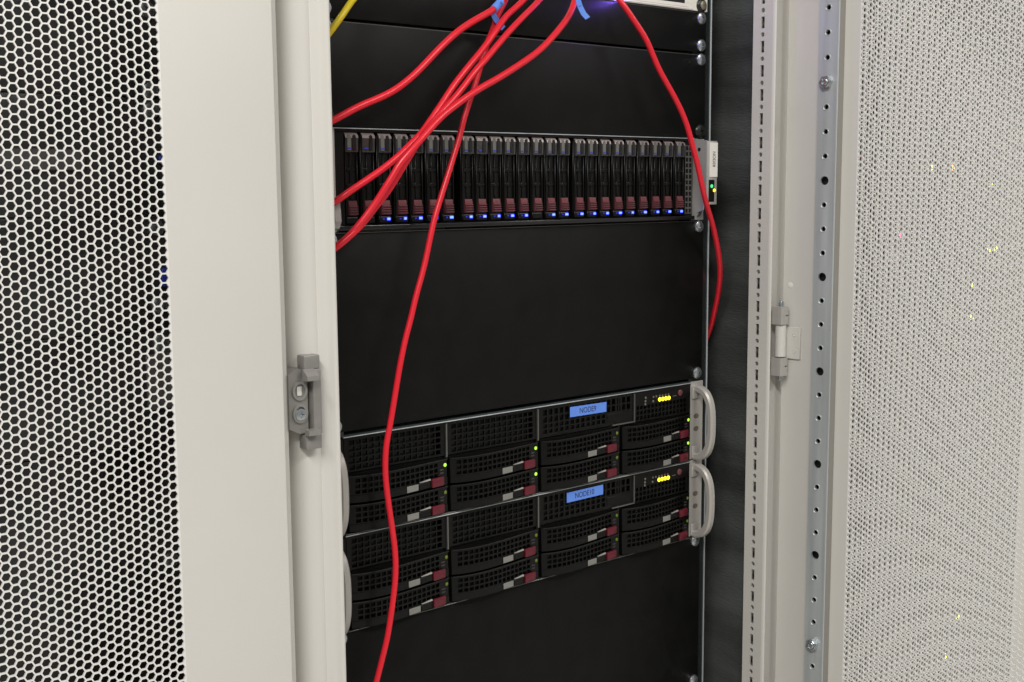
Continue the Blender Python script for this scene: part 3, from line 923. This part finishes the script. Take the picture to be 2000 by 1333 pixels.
# ------------------------------------------------------------------ cables
PTS = {
    'a': [(-.0317,-.012,.1422),(-.0498,-.0204,.1243),(-.0651,-.0288,.1146),(-.0763,-.0324,.1065),(-.0986,-.0352,.0957),(-.1159,-.0373,.0865),(-.1302,-.0392,.077),(-.1455,-.04,.0647),(-.1621,-.04,.0497),(-.1745,-.0392,.0395),(-.1872,-.0373,.0306),(-.2016,-.0352,.0234),(-.2203,-.0324,.0159),(-.2407,-.0293,.0052),(-.2532,-.0247,-.002),(-.2627,-.02,-.0124)],
    'b': [(-.0379,-.012,.1393),(-.0488,-.0162,.1194),(-.0619,-.0203,.1041),(-.0713,-.0245,.0898),(-.0807,-.0286,.0779),(-.0868,-.0303,.0652),(-.091,-.0308,.0553),(-.0965,-.0312,.0413),(-.104,-.0317,.0248),(-.1102,-.032,.0107),(-.1156,-.032,-.006),(-.1215,-.032,-.0209),(-.1279,-.032,-.0371),(-.1338,-.032,-.0512),(-.1402,-.032,-.067),(-.1449,-.032,-.0794),(-.1498,-.032,-.0959),(-.1549,-.032,-.1147),(-.1602,-.032,-.1305),(-.1659,-.032,-.1459),(-.1712,-.032,-.1635),(-.1758,-.032,-.1766),(-.1799,-.032,-.1898),(-.184,-.032,-.2052),(-.1882,-.032,-.2237),(-.1948,-.032,-.2537),(-.1994,-.032,-.2712),(-.2011,-.032,-.2869),(-.2012,-.032,-.3005),(-.2,-.032,-.3154),(-.1972,-.032,-.3357),(-.1951,-.0323,-.3522),(-.1934,-.0328,-.3687),(-.1933,-.0332,-.3859),(-.1954,-.0337,-.4031),(-.1999,-.034,-.4269),(-.2045,-.034,-.4474),(-.2097,-.034,-.4631),(-.2167,-.034,-.4839),(-.2241,-.034,-.504)],
    'c': [(-.0067,-.012,.1424),(-.0299,-.0204,.1206),(-.0568,-.0288,.1045),(-.0737,-.0363,.0913),(-.0861,-.0384,.0784),(-.0973,-.0405,.0677),(-.1105,-.0422,.0559),(-.1213,-.0429,.0454),(-.132,-.0436,.0344),(-.1425,-.044,.0216),(-.1549,-.044,.007),(-.1655,-.044,-.0053),(-.1755,-.0436,-.0137),(-.1841,-.0429,-.0211),(-.1947,-.0422,-.0293),(-.2066,-.0405,-.0374),(-.2194,-.0384,-.0454),(-.234,-.0363,-.0542),(-.2438,-.0312,-.0621),(-.2558,-.0256,-.0695),(-.265,-.02,-.0812)],
    'd': [(.0158,-.012,.1447),(-.0121,-.0211,.1221),(-.0306,-.0303,.1111),(-.0521,-.0394,.0981),(-.0704,-.0437,.0843),(-.0854,-.0462,.0715),(-.0991,-.0486,.0596),(-.1118,-.05,.0489),(-.1235,-.05,.0361),(-.1353,-.05,.0243),(-.1473,-.0498,.0135),(-.1569,-.0486,.0037),(-.1685,-.0474,-.0094),(-.1769,-.0462,-.0211),(-.1838,-.0444,-.0318),(-.1901,-.0426,-.0417),(-.1964,-.0408,-.0515),(-.2033,-.0393,-.06),(-.2125,-.0381,-.0701),(-.2231,-.0369,-.0819),(-.233,-.0348,-.0906),(-.2441,-.0305,-.1001),(-.255,-.0263,-.1075),(-.2673,-.022,-.119)],
    'e': [(.0523,-.012,.1483),(.0335,-.0215,.129),(.0182,-.031,.1123),(.0004,-.0406,.0993),(-.0183,-.0472,.0859),(-.0335,-.05,.0746),(-.0485,-.0528,.0657),(-.0683,-.0556,.0554),(-.0916,-.0565,.0433),(-.1106,-.057,.0345),(-.1283,-.0576,.025),(-.144,-.0578,.0153),(-.1558,-.0573,.0068),(-.1682,-.0567,-.0046),(-.1785,-.0562,-.0146),(-.1874,-.0544,-.024),(-.1943,-.0522,-.032),(-.2002,-.0499,-.0422),(-.2054,-.0475,-.0508),(-.2106,-.0442,-.0603),(-.2173,-.0408,-.0705),(-.2255,-.0374,-.0814),(-.2336,-.0325,-.0915),(-.2415,-.0263,-.0995),(-.2513,-.0202,-.107),(-.2628,-.014,-.1196)],
    'f': [(.0866,-.012,.1542),(.0903,-.0156,.1394),(.0946,-.0191,.1309),(.099,-.0226,.124),(.1048,-.0254,.1153),(.1139,-.0283,.1034),(.1205,-.0306,.0935),(.1267,-.032,.0818),(.1342,-.0334,.0677),(.1433,-.0349,.0546),(.154,-.0363,.0407),(.1637,-.0377,.0263),(.1703,-.0386,.0143),(.1751,-.0393,.003),(.18,-.04,-.0109),(.1869,-.04,-.0273),(.1922,-.04,-.0429),(.1986,-.039,-.0586),(.2113,-.034,-.0757),(.2243,-.029,-.091),(.2365,-.0237,-.1085),(.2485,-.018,-.1275),(.2576,-.0123,-.1451),(.2644,-.0053,-.163),(.2699,.0026,-.1799),(.2732,.0104,-.1994),(.2742,.0171,-.2164),(.2722,.0236,-.2328),(.2675,.03,-.2478)],
    'y': [(-.187,-.012,.1265),(-.2077,-.024,.1133),(-.224,-.032,.1014),(-.2356,-.036,.0889),(-.2457,-.0347,.0761),(-.2567,-.03,.0609),(-.262,-.022,.047)],
}
CL = [('a', 0.0032, 'red', 'uppermost red cable curving left with a blue flag near its top end', 'red network cables'),
      ('b', 0.0028, 'red', 'long red cable hanging down past both servers to the bottom edge', 'red network cables'),
      ('c', 0.0031, 'red', 'red cable of the bundle that enters the left post middle of three', 'red network cables'),
      ('d', 0.0030, 'red', 'red cable running beneath another into the lowest spot at the left post', 'red network cables'),
      ('e', 0.0032, 'red', 'red cable making the wide right-hand bow, then lowest at the left post', 'red network cables'),
      ('f', 0.0031, 'red', 'red cable drooping on the right past the storage shelf into the gap beside the rail', 'red network cables'),
      ('y', 0.0030, 'yellow', 'short piece of yellow cable in the upper left corner of the opening', None)]
CAB = {}
for k, r, m, lab, grp in CL:
    mb = MB()
    mb.tube(PTS[k], r * 0.94)
    o = mb.build('network_cable', M[m], None, 60)
    tag(o, lab, 'cable', grp)
    CAB[k] = o


def strip(pts, w, wd, th=0.0003):
    """thin tape flag through 3-d points; wd is its width direction"""
    m_ = MB()
    wv = Vector(wd).normalized() * (w / 2)
    vs = []
    for p in pts:
        p = Vector(p)
        for dy in (-th / 2, th / 2):
            vs += [tuple(p - wv + Vector((0, dy, 0))), tuple(p + wv + Vector((0, dy, 0)))]
    fs = []
    for i in range(len(pts) - 1):
        a, b = i * 4, (i + 1) * 4
        fs += [(a, a + 1, b + 1, b), (a + 2, b + 2, b + 3, a + 3), (a, b, b + 2, a + 2), (a + 1, a + 3, b + 3, b + 1)]
    fs += [(0, 2, 3, 1), (len(pts) * 4 - 4, len(pts) * 4 - 3, len(pts) * 4 - 1, len(pts) * 4 - 2)]
    return m_.add(vs, fs)


w = MB()
w.tube([PTS['a'][2], [(u_ + v_) / 2 for u_, v_ in zip(PTS['a'][2], PTS['a'][3])], PTS['a'][3]], 0.0037)
w.build('label_wrap', M['blue'], CAB['a'])
fl = strip([(-0.0765, -0.030, 0.106), (-0.0715, -0.028, 0.1005), (-0.0650, -0.026, 0.0960), (-0.0590, -0.025, 0.0920)], 0.0065, (0.7, 0.1, 0.55)).build('label_flag', M['blue'], CAB['a'])
tl = put('lettering', text_mesh('R', 0.0052, M['ink']), CAB['a'], (-0.0700, -0.0362, 0.1118))
tl.rotation_euler = (0, R(-40), 0)
fl = strip([(0.0095, -0.050, 0.124), (0.0104, -0.050, 0.1195), (0.0125, -0.0505, 0.1140), (0.0160, -0.051, 0.1085), (0.0205, -0.052, 0.1045)], 0.0064, (0.86, 0.0, 0.42)).build('label_flag', M['blue'], CAB['e'])
tl = put('lettering', text_mesh('1', 0.0050, M['ink']), CAB['e'], (0.0116, -0.0508, 0.1150))
tl.rotation_euler = (0, R(70), 0)

# ------------------------------------------------------------------ what shows through the left door
gl = 'appliances and panels inside the left rack'
XS = (-0.2275, 0.2275)
p1 = blank(LX, 0.0178, 0.1067, 'black panel inside the left rack, the top one behind the mesh', [(0.0835, 0), (0.0235, 0)], gl, 'painted_haze', XS)
p2 = blank(LX, -0.0711, 0.0178, 'black panel with painted reflection strip inside the left rack behind the mesh', [(0.0085, 0)], gl, 'painted_haze', XS, 'rack_appliance')
MB().box(-0.240, 0.1745, -0.0050, -0.0021, 0.0340, 0.0498, 0.0006).build('reflection_strip', mat('painted_reflection', (0.085, 0.083, 0.08), 0.35), p2)  # grey strip in place of a reflection in the panel
MB().box(0.2310, 0.2400, -0.0060, -0.0021, 0.0395, 0.0455, 0.0008).build('blue_clip', M['bluedot'], p2)
p3 = blank(LX, -0.1600, -0.0711, 'black panel with blue clips inside the left rack behind the mesh', [(-0.0805, 0), (-0.1405, 0)], gl, 'painted_haze', XS, 'rack_appliance')
MB().box(0.2290, 0.2400, -0.0060, -0.0021, 0.0340, 0.0480, 0.0008).build('blue_clip', M['bluedot'], p3)
p4 = blank(LX, -0.2489, -0.1600, 'black panel with a painted grey reflection inside the left rack behind the mesh', [(-0.1690, 0), (-0.1760, 0)], gl, 'painted_haze', XS, 'rack_appliance')
MB().box(0.2140, 0.2405, -0.0050, -0.0021, 0.0270, 0.0705, 0.0006).build('ear', mat('grey_reflection', (0.16, 0.155, 0.15), 0.4, metal=0.2), p4)  # grey plate in place of a reflection, no real ear
blank(LX, -0.6045, -0.2489, 'tall black panel low inside the left rack behind the mesh', [(-0.3450, 0)], gl, 'painted_haze', XS)
blank(LX, 0.1067, 0.2845, 'tall black panel high inside the left rack, mostly above the photo', [(0.1200, 0)], gl, 'painted_haze', XS)

# ------------------------------------------------------------------ what shows through the two meshes on the right
gr_ = 'appliances inside the right rack'
RX = 0.615


def far(z0, z1, label, leds, tags=()):
    t = blank(RX, z0, z1, label, [(z0 + 0.008, 0)], gr_, 'black', name='rack_appliance')
    for x, z, m in leds:
        MB().lathe((x - RX, -0.0021, z - z0), [(0.0037, 0), (0.0037, 0.001), (0.0025, 0.002)], 10).build('led', M[m], t)
    for x, z, w_, h_ in tags:
        MB().box(x - RX - w_ / 2, x - RX + w_ / 2, -0.0030, -0.0021, z - z0 - h_ / 2, z - z0 + h_ / 2).build('paper_label', M['white'], t)
    return t


far(-0.0889, 0.0, 'appliance with yellow and orange lights inside the right rack behind two meshes',
    [(0.6906, -0.0294, 'led_far'), (0.7406, -0.0292, 'led_orange'), (0.840, -0.0516, 'led_far')], [(0.571, -0.030, 0.012, 0.018), (0.775, -0.027, 0.012, 0.014)])
far(-0.1778, -0.0889, 'appliance with pale paper label inside the right rack behind two meshes',
    [(0.624, -0.1156, 'led_farred'), (0.8617, -0.1438, 'led_far'), (0.8423, -0.1453, 'led_far')], [(0.6048, -0.1428, 0.034, 0.016)])
far(-0.2667, -0.1778, 'appliance with two greenish lights low inside the right rack behind two meshes',
    [(0.8023, -0.1918, 'led_far'), (0.8044, -0.2375, 'led_far')], [(0.7447, -0.2331, 0.02, 0.018)])
far(-0.6223, -0.2667, 'tall black panel inside the right rack behind two meshes', [])
far(-0.8001, -0.6223, 'appliance with yellow lights near the floor inside the right rack', [(0.7999, -0.6746, 'led_far'), (0.7722, -0.7256, 'led_far')])
far(0.0, 0.1778, 'black panel high inside the right rack behind two meshes', [])
